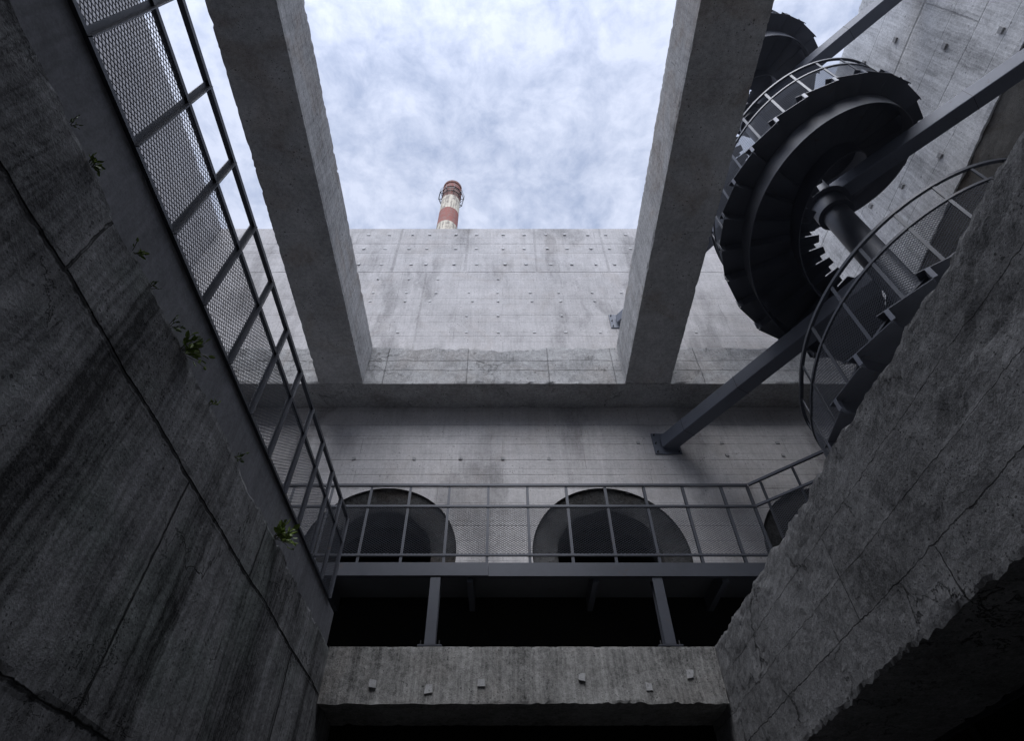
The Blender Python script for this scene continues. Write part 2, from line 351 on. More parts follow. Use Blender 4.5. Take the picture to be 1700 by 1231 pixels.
# ------------------------------------------------------------------ setting: ground
g = slab('ground', (-400, 400, -400, 400, -1.9, -1.6), M['pit_floor'], chip=0, rough=0, cells=(100, 100, 1), kind='structure')

# ------------------------------------------------------------------ big walls
WX0, WX1, WY0, WY1, WT = -7.2, 7.1, -4.6, 7.2, 13.34
ARCH_X = (-4.99, -1.74, 1.51, 4.76); ARCH_Z = 4.16; RO, RI = 1.10, 0.74
def cut_circles(o, xs, z, r, y0, y1):
    """open round holes through a wall and drop the cutting bodies"""
    m = MB()
    for x in xs:
        m.tube([(x, y0, z), (x, y1, z)], r, 64)
    c = m.build('cutter', M['dark_conc'])
    md = o.modifiers.new('b', 'BOOLEAN'); md.operation = 'DIFFERENCE'; md.object = c; md.solver = 'EXACT'
    dg = bpy.context.evaluated_depsgraph_get(); me = bpy.data.meshes.new_from_object(o.evaluated_get(dg))
    o.modifiers.clear(); o.data = me
    cm = c.data; bpy.data.objects.remove(c); bpy.data.meshes.remove(cm)
bw = MB(); bw.box(WX0 - 0.6, WX1 + 0.6, WY1, WY1 + 0.6, -1.6, WT)
back = bw.build('back_wall', M['back_up'], origin=(0, WY1 + 0.3, -1.6))
tag(back, 'tall pale board-marked concrete wall behind the walkway, with round tunnel mouths, below the striped chimney', 'wall')
cut_circles(back, ARCH_X, ARCH_Z, RO, WY1 - 0.5, WY1 + 1.2)
def ring(cx):
    m = MB(); n = 72; vs = m.v; B = (cx, WY1 + 0.3, -1.6)
    prof = [(RO + 0.0, 0.0), (RO - 0.004, -0.002), (RO - 0.02, 0.028), (0.98, 0.045), (0.86, 0.062), (RI + 0.02, 0.078), (RI, 0.10), (RI, 0.60)]
    for i in range(n):
        t = 2 * PI * i / n
        for j, (r, d) in enumerate(prof):
            w = 0.024 * fb((math.cos(t) * 2, math.sin(t) * 2, j), 1.7, cx * 3) if 1 < j < 7 else 0
            vs.append((cx + (r + w) * math.cos(t), WY1 + d + abs(w) * 0.6, ARCH_Z + (r + w) * math.sin(t)))
    k = len(prof)
    for i in range(n):
        for j in range(k - 1):
            a = i * k + j; b = ((i + 1) % n) * k + j; m.f.append((a, a + 1, b + 1, b))
    o = m.build('tunnel_ring', M['ring'], back, (0, WY1 + 0.3, -1.6)); smooth_by_angle(o, 50)
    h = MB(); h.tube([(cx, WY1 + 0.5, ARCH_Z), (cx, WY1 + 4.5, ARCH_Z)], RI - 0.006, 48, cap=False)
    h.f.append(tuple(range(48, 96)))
    h.build('tunnel_bore', M['deep_shade'], back, (0, WY1 + 0.3, -1.6), smooth=False)
for x in ARCH_X: ring(x)
# cast tie stubs on the wall
stub_mesh = None
def stub(x, z, y, s, mat, parent, origin, rnd):
    m = MB(); q = s / 2; d = s * (0.16 + 0.22 * rnd.random()); j = lambda: (rnd.random() - 0.5) * s * 0.3
    m.hexa([(x - q + j(), y - d, z - q + j()), (x + q + j(), y - d, z - q + j()), (x + q, y + 0.02, z - q), (x - q, y + 0.02, z - q),
            (x - q + j(), y - d * 0.8, z + q + j()), (x + q + j(), y - d * 0.8, z + q + j()), (x + q, y + 0.02, z + q), (x - q, y + 0.02, z + q)])
    return m.build('tie_stub', mat, parent, origin)
rnd = random.Random(3)
rows = [(13.03, [-3.38, -2.86, -2.27, -1.84, -1.17, -0.66, 0.01, 0.54, 1.09, 1.56, 2.14, 2.59, 3.1]),
        (12.35, [-3.38, -2.86, -2.28, -1.84, -1.15, -0.64, 0.01, 0.52, 1.08, 1.57, 2.15, 2.59, 3.11]),
        (11.64, [-3.37, -2.83, -2.14, -1.8, -1.14, -0.61, 0.05, 0.55, 1.13, 1.61, 2.18, 2.62]),
        (11.01, [-2.82, -2.12, -1.46, -0.1]), (10.47, [-2.84, -2.11, -1.46, -0.74, -0.12, 0.6, 1.23, 1.96, 2.6]),
        (10.15, [-2.85, -2.1, -1.57, -0.65, -0.1, 0.63, 1.25, 1.98]), (9.63, [-0.75, -0.1, 1.23]), (9.08, [-2.11, -0.73, -0.09, 0.64, 1.27, 1.97]),
        (6.16, [2.22, 3.59, 4.5]), (5.9, [3.6, 4.5]), (5.83, [-2.37, -1.41, -0.67, 0.0, 0.74])]
rows[3][1].extend([3.4, 3.9]); rows[4][1].extend([3.3, 4.1]); rows[7][1].extend([3.2, 3.9])
for z, xs in rows:
    for x in xs:
        stub(x, z, WY1, 0.072 if z > 11.2 else 0.052, M['stub'] if z > 8 else M['stub_d'], back, (0, WY1 + 0.3, -1.6), rnd)
def sw_warp(q, p):
    if p[2] < 9.3:
        t = (9.3 - p[2]) / 0.75; q[2] += t * (9.02 - 0.112 * p[1] - 8.55 + 0.035 * fb((0, p[1], 0), 1.8, 3) + 0.02 * fb((0, p[1], 0), 8, 5))
    return q
uw = slab('side_wall', (WX1, WX1 + 0.6, WY0 - 0.6, WY1 - 0.004, 8.55, WT), M['side_wall'], cells=(0.3, 0.08, 0.12), chip=0.02, rough=0.008, seed=4, warp=sw_warp,
     label='grey cast concrete side wall rising behind the spiral staircase', cat='wall')
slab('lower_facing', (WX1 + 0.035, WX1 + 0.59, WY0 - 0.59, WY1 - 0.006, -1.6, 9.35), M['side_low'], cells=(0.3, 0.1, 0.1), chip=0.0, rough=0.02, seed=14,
     label='dark brown concrete face set back below the grey side wall', cat='wall')
for y, z in ((3.67, 9.23), (4.42, 9.75), (5.08, 10.32), (2.54, 11.69), (2.33, 10.32), (3.1, 12.4), (3.9, 11.7), (1.9, 9.3)):
    m = MB(); q = 0.045; m.hexa([(WX1 - 0.035, y - q, z - q), (WX1 + 0.02, y - q, z - q), (WX1 + 0.02, y + q, z - q), (WX1 - 0.03, y + q * 0.8, z - q), (WX1 - 0.03, y - q, z + q), (WX1 + 0.02, y - q, z + q), (WX1 + 0.02, y + q, z + q), (WX1 - 0.03, y + q, z + q * 0.9)])
    m.build('tie_stub', M['stub_d'], uw, tuple(uw.location))
slab('side_wall', (WX0 - 0.6, WX0, WY0 - 0.6, WY1 - 0.004, -1.6, WT), M['back_up'], cells=(0.3, 0.12, 0.15), chip=0.02, rough=0.006, seed=5,
     label='pale concrete side wall seen through the mesh of the left railing', cat='wall')
slab('front_wall', (WX0 - 0.6, WX1 + 0.6, WY0 - 1.2, WY0 - 0.61, -1.6, WT), M['side_wall'], cells=(0.4, 0.3, 0.4), chip=0, rough=0, seed=5,
     label='concrete wall closing the yard behind the viewer', cat='wall')

# ------------------------------------------------------------------ ledge round the yard and the two beams
LZ0, LZ1 = 6.96, 7.90
def ledge_warp(q, p):
    if p[2] > LZ1 - 0.3:
        t = (p[2] - (LZ1 - 0.3)) / 0.3
        bite = 0.10 * math.exp(-((p[0] + 0.05) / 0.16) ** 2) + 0.06 * math.exp(-((p[0] - 0.35) / 0.35) ** 2) + 0.03 * math.exp(-((p[0] + 0.9) / 0.25) ** 2)
        q[2] += t * (0.05 * fb((p[0], 0, 0), 1.6, 2) + 0.02 * fb((p[0], 0, 0), 9, 7) - (bite if p[1] < WY1 - 0.3 else bite * 0.3))
    return q
slab('wall_ledge', (WX0, WX1 + 0.155, 6.62, WY1 - 0.003, LZ0, LZ1), M['ledge'], cells=(0.05, 0.1, 0.05), chip=0.02, rough=0.012, warp=ledge_warp, seed=1,
     label='rough concrete ledge with chipped top edge along the tall back wall', cat='ledge')
for x0, x1, sd, lb in ((-3.08, -2.335, 1, 'left one of the two overhead concrete beams, nearer the mesh railing'),
                       (2.045, 2.81, 9, 'right one of the two overhead concrete beams, in front of the spiral staircase')):
    slab('concrete_beam', (x0, x1, WY0, 6.617, LZ0, LZ1 + 0.04), M['beam'], cells=(0.06, 0.03, 0.06), chip=0.013, chipf=11, rough=0.006, seed=sd, label=lb, cat='beam', group='overhead concrete beams')

# ------------------------------------------------------------------ the pit
PL, PR = -1.84, 2.25
def left_warp(q, p):
    if p[2] > 2.3: q[2] += (p[2] - 2.3) / 0.22 * (0.03 * fb((0, p[1], 0), 1.3, 3) + 0.012 * fb((0, p[1], 0), 11, 4))
    # upper pour stands a little proud of the lower one
    if p[0] > PL - 0.01:
        z = p[2] + 0.02 * fb((0, p[1], 0), 2.0, 9)
        q[0] += (0.004 if z > 2.06 else 0.0) + (-0.007 if z < 0.81 else 0.0)
    return q
slab('pit_wall', (PL - 0.5, PL, -4.6, 6.95, -1.6, 2.52), M['pit_left'], cells=(0.12, 0.05, 0.035), chip=0.02, rough=0.010, warp=left_warp, seed=11,
     label='dark streaked concrete pit wall with weeds along its top edge', cat='wall')
def right_warp(q, p):
    if p[2] > 2.2 and p[0] < PR + 0.3:
        t = min(1, (p[2] - 2.2) / 0.34); q[2] += t * (-0.05 * max(0, 0.3 + fb((0, p[1], 0), 1.5, 3)) + 0.012 * fb((0, p[1], 0), 13, 4)); q[0] += t * t * 0.02 * max(0, fb((0, p[1], p[2]), 3.5, 14))
    if p[2] < 1.5 and p[0] < PR + 0.3:
        t = (1.5 - p[2]) / 0.22; q[2] += t * (0.030 * fb((0, p[1], 0), 2.5, 8) + 0.022 * fb((0, p[1], 0), 16, 6) + 0.02 * fb((0, p[1], 0), 34, 6))
    if p[0] < PR + 0.01:
        q[0] += 0.004 * fb(p, 1.2, 22) + 0.004 * fb(p, 12, 23) + min(0.010, max(0.0, (fb(p, 1.7, 41) - 0.2) * 0.035))
        if p[2] > 1.9: q[0] += 0.02 * max(0, fb(p, 3.0, 31) - 0.22)
    return q
slab('pit_beam', (PR, 3.2, -4.6, 6.95, 1.30, 2.56), M['pit_right'], cells=(0.1, 0.035, 0.035), chip=0.02, rough=0.004, warp=right_warp, seed=13,
     label='deep hacked-edged concrete beam in the foreground, under the foot of the spiral staircase', cat='beam')
def low_warp(q, p):
    if p[2] < 2.1 and p[1] < 6.4:
        t = (2.1 - p[2]) / 0.12; q[2] += t * (0.012 * fb((p[0], 0, 0), 5, 8) + (0.03 * abs(fb((p[0], 0, 0), 9, 6)) if p[0] > 0.3 else 0))
    return q
lb = slab('pit_beam', (PL + 0.002, PR - 0.002, 6.26, 6.93, 1.98, 2.535), M['low_beam'], cells=(0.03, 0.08, 0.03), chip=0.008, chipf=14, rough=0.005, warp=low_warp, seed=17,
          label='streaked concrete beam with square stubs, carrying the walkway posts', cat='beam')
ob = lb.location
for x, z in ((-1.314, 2.163), (-0.748, 2.112), (-0.217, 2.163), (0.808, 2.225), (1.475, 2.14), (1.916, 2.254)):
    stub(x, z, 6.26, 0.070, M['stub_d'], lb, tuple(ob), rnd)
slab('pit_shade_wall', (-7.19, 7.09, 7.06, WY1 - 0.004, -1.6, 3.466), M['deep_shade'], cells=(1, 1, 1), chip=0, rough=0, label='wall sheet coloured black for the deep shade under the walkway', cat='wall')  # near-black sheet puts the shade under the walkway into colour
slab('floor_slab', (3.203, 7.097, -4.6, 6.2, 2.30, 2.53), M['floor_conc'], cells=(0.5, 0.5, 0.3), chip=0, rough=0, kind='structure')
slab('floor_slab', (-7.197, PL - 0.503, -4.6, 7.05, 2.30, 2.50), M['dark_conc'], cells=(0.5, 0.5, 0.3), chip=0, rough=0, kind='structure')
slab('floor_slab', (PL + 0.003, PR - 0.003, -4.6, -2.2, 2.30, 2.50), M['floor_conc'], cells=(0.5, 0.5, 0.3), chip=0, rough=0, kind='structure')
slab('pit_front_wall', (PL + 0.003, 7.09, -2.5, -2.2, -1.6, 2.297), M['dark_conc'], cells=(1, 1, 1), chip=0, rough=0, label='dark concrete pit wall behind the viewer', cat='wall')

# ------------------------------------------------------------------ expanded metal mesh
def mesh_panel(m, o, du, dv, cell_u, cell_v, sw=0.0044, nrm=(0, 1, 0)):
    """expanded metal in the parallelogram o + a*du + b*dv, drawn as real strands"""
    o, du, dv = Vector(o), Vector(du), Vector(dv); n = Vector(nrm).normalized()
    nu = max(1, int(round(du.length / cell_u))); nv = max(1, int(round(dv.length / cell_v)))
    up = dv.normalized() * sw * 0.5 + n * sw * 0.35
    for i in range(nu * 2):
        for j in range(nv):
            a0, a1 = i / (nu * 2), (i + 1) / (nu * 2)
            lo, hi = j / nv, (j + 0.5) / nv; hj = min((j + 1) / nv, 1)
            for s0, s1 in ((lo, hi), (hj, hi)) if i % 2 == 0 else ((hi, lo), (hi, hj)):
                p, q = o + du * a0 + dv * s0, o + du * a1 + dv * s1
                m.quad(tuple(p - up), tuple(q - up), tuple(q + up), tuple(p + up))

def railing_run(root, O, pts_xy, zb, h, posts, mid, low, cu=0.046, cv=0.030, post_w=0.034, inward=(0, 0), first=True, extra_down=0.0, mat=None):
    """posts: list of (x, y); rails along pts_xy polyline; mesh between low rail and mid rail"""
    st = M['steel']; nx, ny = inward
    for z, nm, s_ in ((zb + h, 'top_rail', 0.034), (zb + mid, 'mid_rail', 0.030), (zb + low, 'bottom_rail', 0.026)):
        m = MB(); m.strip([(x, y, z) for x, y in pts_xy], s_, s_); m.build(nm, st, root, O)
    proto = None
    for (x, y) in posts:
        if proto is None:
            m = MB(); t = 0.006; w = post_w
            m.box(-t / 2, t / 2, -w / 2, w / 2, -extra_down, h - 0.017); m.box(t / 2, w, w / 2 - t, w / 2, -extra_down, h - 0.017)
            proto = m.build('post', st, root); o = proto
        else:
            o = proto.copy(); col.objects.link(o); o.parent = root
        o.location = (x - O[0] + nx * 0.02, y - O[1] + ny * 0.02, zb - O[2])
        if abs(pts_xy[0][0] - pts_xy[-1][0]) > 1: o.rotation_euler = (0, 0, PI / 2)
    pp = posts
    cache = {}
    for (a, b) in zip(pp[:-1], pp[1:]):
        d = (b[0] - a[0], b[1] - a[1], 0); key = (round(d[0], 2), round(d[1], 2))
        L = math.hypot(d[0], d[1]); nrm = (d[1] / L, -d[0] / L, 0)
        if key not in cache:
            m = MB(); mesh_panel(m, (0, 0, zb + low + 0.012 - O[2]), d, (0, 0, mid - low - 0.024), cu, cv, nrm=nrm)
            cache[key] = o = m.build('mesh_panel', M['mesh'], root)
        else:
            o = cache[key].copy(); col.objects.link(o); o.parent = root
        o.location = (a[0] - O[0], a[1] - O[1], 0)

# left walkway edge and its railing
LZ = 2.875
lw = empty('side_walkway', (-4.5, 1.2, 2.53), 'side walkway deck edged with a smooth grey plate above the weedy pit wall', 'walkway')
m = MB(); m.box(-1.885, -1.858, -4.55, 6.22, 2.44, LZ); m.build('edge_plate', M['fascia'], lw, (-4.5, 1.2, 2.53))
m = MB(); m.box(-7.19, -1.888, -4.55, 6.22, LZ - 0.05, LZ - 0.01); m.build('deck_plate', M['deck'], lw, (-4.5, 1.2, 2.53))
m = MB(); m.box(-7.0, -1.888, 6.1, 6.215, 2.51, LZ - 0.053); m.build('deck_beam', M['steel'], lw, (-4.5, 1.2, 2.53))
O = (-1.85, 1.2, LZ)
lr = empty('mesh_railing', O, 'long steel mesh railing running towards the viewer above the weedy pit wall', 'railing')
pl = [(-1.85, 0.596 + 0.4855 * k - 0.4855 * 10) for k in range(0, 21)]; pl.append((-1.85, 5.86))
pl = [p for p in pl if p[1] < 5.7 or p[1] == 5.86]
railing_run(lr, O, [(-1.85, pl[0][1]), (-1.85, 5.86)], LZ, 1.0, pl, 0.675, 0.016, extra_down=0.0, post_w=0.036)

# back walkway
BZ = 3.50
O = (0, 6.7, 2.54)
bwk = empty('back_walkway', O, 'steel walkway on posts crossing in front of the round tunnel mouths', 'walkway')
m = MB(); m.box(-7.15, -0.17, 6.25, 6.262, 3.335, BZ); m.box(-7.15, -0.17, 6.262, 6.31, BZ - 0.012, BZ - 0.001); m.box(-7.15, -0.17, 6.262, 6.31, 3.336, 3.348); m.build('edge_channel', M['steel'], bwk, O)
m = MB(); m.box(-0.167, 3.30, 6.246, 6.258, 3.325, BZ - 0.006); m.box(-0.167, 3.30, 6.258, 6.31, BZ - 0.018, BZ - 0.008); m.box(-0.167, 3.30, 6.258, 6.31, 3.326, 3.338); m.build('edge_channel', M['steel'], bwk, O)
m = MB(); m.box(-7.15, 7.05, 6.312, 7.195, BZ - 0.03, BZ - 0.014); m.build('deck_plate', M['deck'], bwk, O)
jp = None
for x in (-6.2, -4.7, -3.3, -2.1, -0.38, 1.09, 2.6, 4.1, 5.6):
    if jp is None:
        m = MB(); m.box(-0.035, 0.035, -0.385, 0.355, 0.745, 0.924); jp = o = m.build('joist', M['steel_dark'], bwk)
    else: o = jp.copy(); col.objects.link(o); o.parent = bwk
    o.location = (x, 0, 0)
for x in (-0.779, 1.792):
    m = MB(); m.box(x - 0.058, x + 0.058, 6.262, 6.268, 2.56, 3.32); m.box(x - 0.004, x + 0.004, 6.268, 6.37, 2.56, 3.32); m.box(x - 0.058, x + 0.058, 6.37, 6.376, 2.56, 3.32)
    c = m.build('walkway_post', M['steel'], bwk, O)
    m = MB(); m.box(x - 0.13, x + 0.13, 6.264, 6.46, 2.545, 2.559); m.build('foot_plate', M['steel'], c, O)
    for bx in (-0.1, 0.1):
        m = MB(); m.tube([(x + bx, 6.29, 2.55), (x + bx, 6.29, 2.61)], 0.008, 6); m.build('anchor_rod', M['bolt'], c, O)
O = (0, 6.26, BZ)
br = empty('mesh_railing', O, 'steel mesh railing along the back walkway in front of the round tunnel mouths', 'railing')
px_ = [-0.188 + 0.514 * k for k in range(-13, 7)]
pb = [(x, 6.262) for x in px_] + [(3.249, 6.262)]
railing_run(br, O, [(px_[0], 6.262), (3.249, 6.262)], BZ, 1.12, pb, 0.79, 0.10)
O2 = (3.6, 5.9, BZ)
dr = empty('mesh_railing', O2, 'short angled mesh railing between the back walkway and the foot of the spiral staircase', 'railing')
railing_run(dr, O2, [(3.262, 6.25), (4.02, 5.54)], BZ, 1.12, [(3.374, 6.143), (3.692, 5.845), (4.01, 5.547)], 0.79, 0.10)

# ------------------------------------------------------------------ spiral staircase
C = (4.77, 3.865); P = 3.685; Z0 = 1.73; RR = 1.615; RT = 1.71; RIN = 0.40; STEP = 14.4; RISE = P * STEP / 360
A0 = 168.1; NT_ = 66; OS = (C[0], C[1], 2.53)
ramp_z = lambda a: Z0 + P * a / 360
rail_z = lambda a: max(ramp_z(a) + 0.095, BZ + 0.01)
ss = empty('spiral_staircase', OS, 'dark steel spiral staircase with mesh railing winding up a round column', 'staircase')
def pol(r, a, z): return (r * math.cos(R(a)), r * math.sin(R(a)), z)
def sector(m, r0, r1, a0, a1, z0, z1, chord=True):
    m.hexa([pol(r0, a0, z0), pol(r1, a0, z0), pol(r1, a1, z0), pol(r0, a1, z0), pol(r0, a0, z1), pol(r1, a0, z1), pol(r1, a1, z1), pol(r0, a1, z1)])
def inst(proto, ang, z):
    o = proto.copy(); col.objects.link(o); o.parent = ss; o.rotation_euler = (0, 0, R(ang)); o.location = (0, 0, z); return o
# tread local frame: angle 0 is the tip (far end), the nosing is at -STEP
mt = MB(); sector(mt, RIN, RT, -STEP - 2.2, 0, 0.0, 0.010); tp = mt.build('tread', M['steel_dark'], ss)
sector_r = MB()
for r0_, r1_, lo_ in ((RIN + 0.08, 0.58, -RISE + 0.030), (0.58, RT - 0.03, -RISE - 0.004)):
    sector_r.hexa([pol(r0_, -STEP - 0.1, lo_), pol(r1_, -STEP - 0.1, lo_), pol(r1_, -STEP + 0.2, lo_), pol(r0_, -STEP + 0.2, lo_),
        pol(r0_, -STEP - 0.1, -0.002), pol(r1_, -STEP - 0.1, -0.002), pol(r1_, -STEP + 0.2, -0.002), pol(r0_, -STEP + 0.2, -0.002)])
rp = sector_r.build('riser', M['steel_dark'], ss)
bk = MB()
a_ = -STEP
bk.hexa([pol(RT - 0.07, a_ + 0.1, -RISE + 0.012), pol(RT - 0.002, a_ + 0.1, -RISE + 0.012), pol(RT - 0.002, a_ + 0.4, -RISE + 0.012), pol(RT - 0.07, a_ + 0.4, -RISE + 0.012),
         pol(RT - 0.07, a_ + 0.1, -0.002), pol(RT - 0.002, a_ + 0.1, -0.002), pol(RT - 0.002, a_ + 0.4, -0.002), pol(RT - 0.07, a_ + 0.4, -0.002)])
bk.hexa([pol(RT - 0.008, a_ + 0.4, -RISE + 0.012), pol(RT, a_ + 0.4, -RISE + 0.012), pol(RT, a_ + 1.5, -RISE + 0.012), pol(RT - 0.008, a_ + 1.5, -RISE + 0.012),
         pol(RT - 0.008, a_ + 0.4, -0.002), pol(RT, a_ + 0.4, -0.002), pol(RT, a_ + 1.5, -0.002), pol(RT - 0.008, a_ + 1.5, -0.002)])
bp_ = bk.build('bracket', M['steel_lit'], ss)
POSTA = 6 - STEP
po = MB(); HR = 0.92
c0 = Vector(pol(RR, POSTA, 0)); rad = c0.normalized(); tan = Vector((-rad.y, rad.x, 0))
po.bar(tuple(c0 + Vector((0, 0, 0.011))), tuple(c0 + Vector((0, 0, HR))), 0.032, 0.012, up=tuple(rad))
pp_ = po.build('post', M['steel'], ss)
mp = MB()
p0 = Vector(pol(RR, POSTA, 0.05)); nseg = 3
for i in range(nseg):
    a, b = POSTA + STEP * i / nseg, POSTA + STEP * (i + 1) / nseg
    q0, q1 = Vector(pol(RR, a, 0.055 + RISE * i / nseg)), Vector(pol(RR, b, 0.055 + RISE * (i + 1) / nseg))
    mesh_panel(mp, q0, q1 - q0, (0, 0, 0.575), 0.046, 0.030, nrm=tuple(rad))
mpp = mp.build('mesh_panel', M['mesh'], ss)
first = True
for k in range(1, NT_ + 1):
    a = A0 + STEP * k; z = ramp_z(a) - OS[2]
    for pr, nm in ((tp, 't'), (rp, 'r'), (bp_, 'b'), (pp_, 'p'), (mpp, 'm')):
        if first: pr.rotation_euler = (0, 0, R(a)); pr.location = (0, 0, z)
        else: inst(pr, a, z)
    first = False
AEND = A0 + STEP * NT_
# landing guard: flat part of the outer railing
for a in (117.5, 131.5, 145.5, 159.7, 174.1):
    c0 = Vector(pol(RR, a, 0)); m = MB(); zz = rail_z(a) - OS[2]
    if a > 170: continue
    m.bar(tuple(c0 + Vector((0, 0, zz))), tuple(c0 + Vector((0, 0, zz + HR))), 0.032, 0.012, up=tuple(c0.normalized())); m.build('post', M['steel'], ss)
for a0 in (117.5, 131.5, 145.5, 159.7):
    m = MB(); a1 = {117.5: 131.5, 131.5: 145.5, 145.5: 159.7, 159.7: 174.1}[a0]
    for i in range(3):
        b0, b1 = a0 + (a1 - a0) * i / 3, a0 + (a1 - a0) * (i + 1) / 3
        q0, q1 = Vector(pol(RR, b0, rail_z(b0) + 0.045 - OS[2])), Vector(pol(RR, b1, rail_z(b1) + 0.045 - OS[2]))
        mesh_panel(m, q0, q1 - q0, (0, 0, 0.575), 0.046, 0.030, nrm=tuple(q0.normalized()))
    m.build('mesh_panel', M['mesh'], ss)
for off, nm, s_ in ((HR, 'top_rail', 0.034), (0.645, 'mid_rail', 0.028), (0.045, 'bottom_rail', 0.022)):
    m = MB(); pts = []
    a = 117.5
    while a < AEND + POSTA:
        pts.append(pol(RR, a, rail_z(a) + off - OS[2])); a += 2.4
    m.strip(pts, s_, s_); o = m.build(nm, M['steel'], ss); smooth_by_angle(o, 30)
def helix_plate(name, r, th, lo, hi, mat):
    m = MB(); a = A0 - 4; n = 0
    while a <= AEND:
        for rr, z in ((r, lo), (r + th, lo), (r + th, hi), (r, hi)):
            m.v.append(pol(rr, a, ramp_z(a) + z - OS[2]))
        n += 1; a += 2.0
    for i in range(n - 1):
        for k in range(4):
            b = i * 4; m.f.append((b + k, b + (k + 1) % 4, b + 4 + (k + 1) % 4, b + 4 + k))
    m.f.append((3, 2, 1, 0)); e = (n - 1) * 4; m.f.append((e, e + 1, e + 2, e + 3))
    o = m.build(name, mat, ss); smooth_by_angle(o, 40); return o
helix_plate('stringer', 1.42, 0.012, -0.33, -0.004, M['steel_dark'])
helix_plate('stringer', 0.765, 0.012, -0.33, -0.004, M['steel_dark'])
m = MB(); m.tube([(0, 0, 0), (0, 0, 11.2)], 0.178, 40); o = m.build('column', M['steel_dark'], ss); smooth_by_angle(o)
for zc_, h_ in ((7.56, 0.28), (11.20, 0.28)):
    m = MB(); m.tube([(0, 0, zc_ - OS[2]), (0, 0, zc_ + h_ - OS[2])], 0.24, 40); m.tube([(0, 0, zc_ + h_ - OS[2]), (0, 0, zc_ + h_ + 0.02 - OS[2])], 0.31, 40)
    o = m.build('collar', M['steel_dark'], ss); smooth_by_angle(o)
# landing plate between walkway and first riser
m = MB(); top = []; zt = BZ - OS[2]
ring_pts = [pol(RT, a, 0) for a in range(168, 116, -6)]
pts = [pol(0.45, 168, 0)] + ring_pts + [(3.262 - C[0], 6.25 - C[1], 0), (6.0 - C[0], 6.25 - C[1], 0), (6.0 - C[0], 4.9 - C[1], 0)]
n = len(pts)
m.v = [(x, y, zt - 0.16) for x, y, _ in pts] + [(x, y, zt - 0.002) for x, y, _ in pts]
m.f = [tuple(reversed(range(n))) if False else tuple(range(n)), tuple(range(2 * n - 1, n - 1, -1))] + [(i, i + n, (i + 1) % n + n, (i + 1) % n) for i in range(n)]
m.build('landing', M['steel_dark'], ss)

# ------------------------------------------------------------------ square struts holding the column
def strut(p0, p1, label, plate_n, s=0.235):
    p0, p1 = Vector(p0), Vector(p1); root = empty('steel_strut', tuple(p0), label, 'strut', 'square tube struts bracing the stair column')
    O = tuple(p0); d = (p1 - p0).normalized()
    m = MB(); m.bar(tuple(p0 + d * 0.005), tuple(p1), s, s); o = m.build('tube', M['steel'] if False else M['strut'], root, O)
    md = o.modifiers.new('bev', 'BEVEL'); md.width = 0.012; md.segments = 2; md.limit_method = 'ANGLE'
    n = Vector(plate_n); t = Vector((0, 0, 1)).cross(n).normalized(); q = 0.215
    m = MB(); a = p0 - n * 0.0; m.hexa([tuple(a + t * i * q + Vector((0, 0, j * q)) + n * k) for k in (0.003, 0.022) for i, j in ((-1, -1), (1, -1), (1, 1), (-1, 1))])
    pl_ = m.build('base_plate', M['strut'], root, O)
    for i in (-1, 0, 1):
        for j in (-1, 1):
            c = a + t * i * q * 0.8 + Vector((0, 0, j * q * 0.82)) if i else a + t * j * q * 0.8
            m = MB(); m.tube([tuple(c + n * 0.022), tuple(c + n * 0.038)], 0.013, 6); m.tube([tuple(c + n * 0.038), tuple(c + n * 0.065)], 0.006, 6)
            m.build('bolt', M['bolt'], pl_, O)
    for f in (0.13, 0.42):
        c = p0 + (p1 - p0) * f; m = MB(); m.bar(tuple(c - d * 0.003), tuple(c + d * 0.003), s + 0.004, s + 0.004); m.build('weld_seam', M['bolt'], root, O)
    return root
M['strut'] = steel('grey_strut_paint', (0.125, 0.138, 0.17), 0.6, 0.1, 0.12)
def endpt(p, zc):   # stop short, against the column
    v = Vector((C[0] - p[0], C[1] - p[1], 0)).normalized(); return (C[0] - v.x * 0.17, C[1] - v.y * 0.17, zc)
s1 = (2.67, WY1, 6.13); strut(s1, endpt(s1, 6.13), 'square steel strut bolted to the back wall, crossing low in front of the shaded wall', (0, -1, 0))
s4 = (2.42, WY1, 9.42); strut(s4, endpt(s4, 9.42), 'square steel strut bolted high on the back wall beside the overhead beam', (0, -1, 0))
s2 = (WX1, 1.50, 8.0); strut(s2, endpt(s2, 8.0), 'square steel strut from the side wall crossing under the big turn of the staircase', (-1, 0, 0))
s3 = (WX1, 1.45, 11.62); strut(s3, endpt(s3, 11.62), 'topmost square steel strut between the side wall and the top of the stair column', (-1, 0, 0))

# ------------------------------------------------------------------ striped chimney beyond the wall
CH = (-9.95, 50.0, -1.6)
ch = empty('chimney', CH, 'tall red and white banded chimney beyond the back wall', 'chimney')
rad_at = lambda z: 2.02 - (z - 70) * 0.0078
def chim_mat(name, c, dirt):
    N = NT(name); g = N.n('ShaderNodeNewGeometry'); sp = N.n('ShaderNodeSeparateXYZ'); N.t.links.new(g.outputs['Position'], sp.inputs[0])
    ang = N.math('ARCTAN2', N.sub(sp.outputs[1], CH[1]), N.sub(sp.outputs[0], CH[0]))
    s1_ = N.noise(N.vec(N.mul(ang, 3.2), 0, N.mul(sp.outputs[2], 0.12)), 1.4, 5, 0.65); s2_ = N.noise(g.outputs['Position'], 1.2, 5, 0.65)
    f = N.mul(N.ramp(N.add(N.mul(s1_, 0.6), N.mul(s2_, 0.4)), 0.46, 0.56), dirt)
    lines = N.math('LESS_THAN', N.math('FRACT', N.mul(sp.outputs[2], 0.35)), 0.05)
    cc = N.mix(f, c, (0.20, 0.17, 0.15)); cc = N.scale(cc, N.sub(N.add(0.85, N.mul(s2_, 0.3)), N.mul(lines, 0.15)))
    N.t.links.new(cc, N.b.inputs['Base Color']); N.b.inputs['Roughness'].default_value = 0.85; return N.m
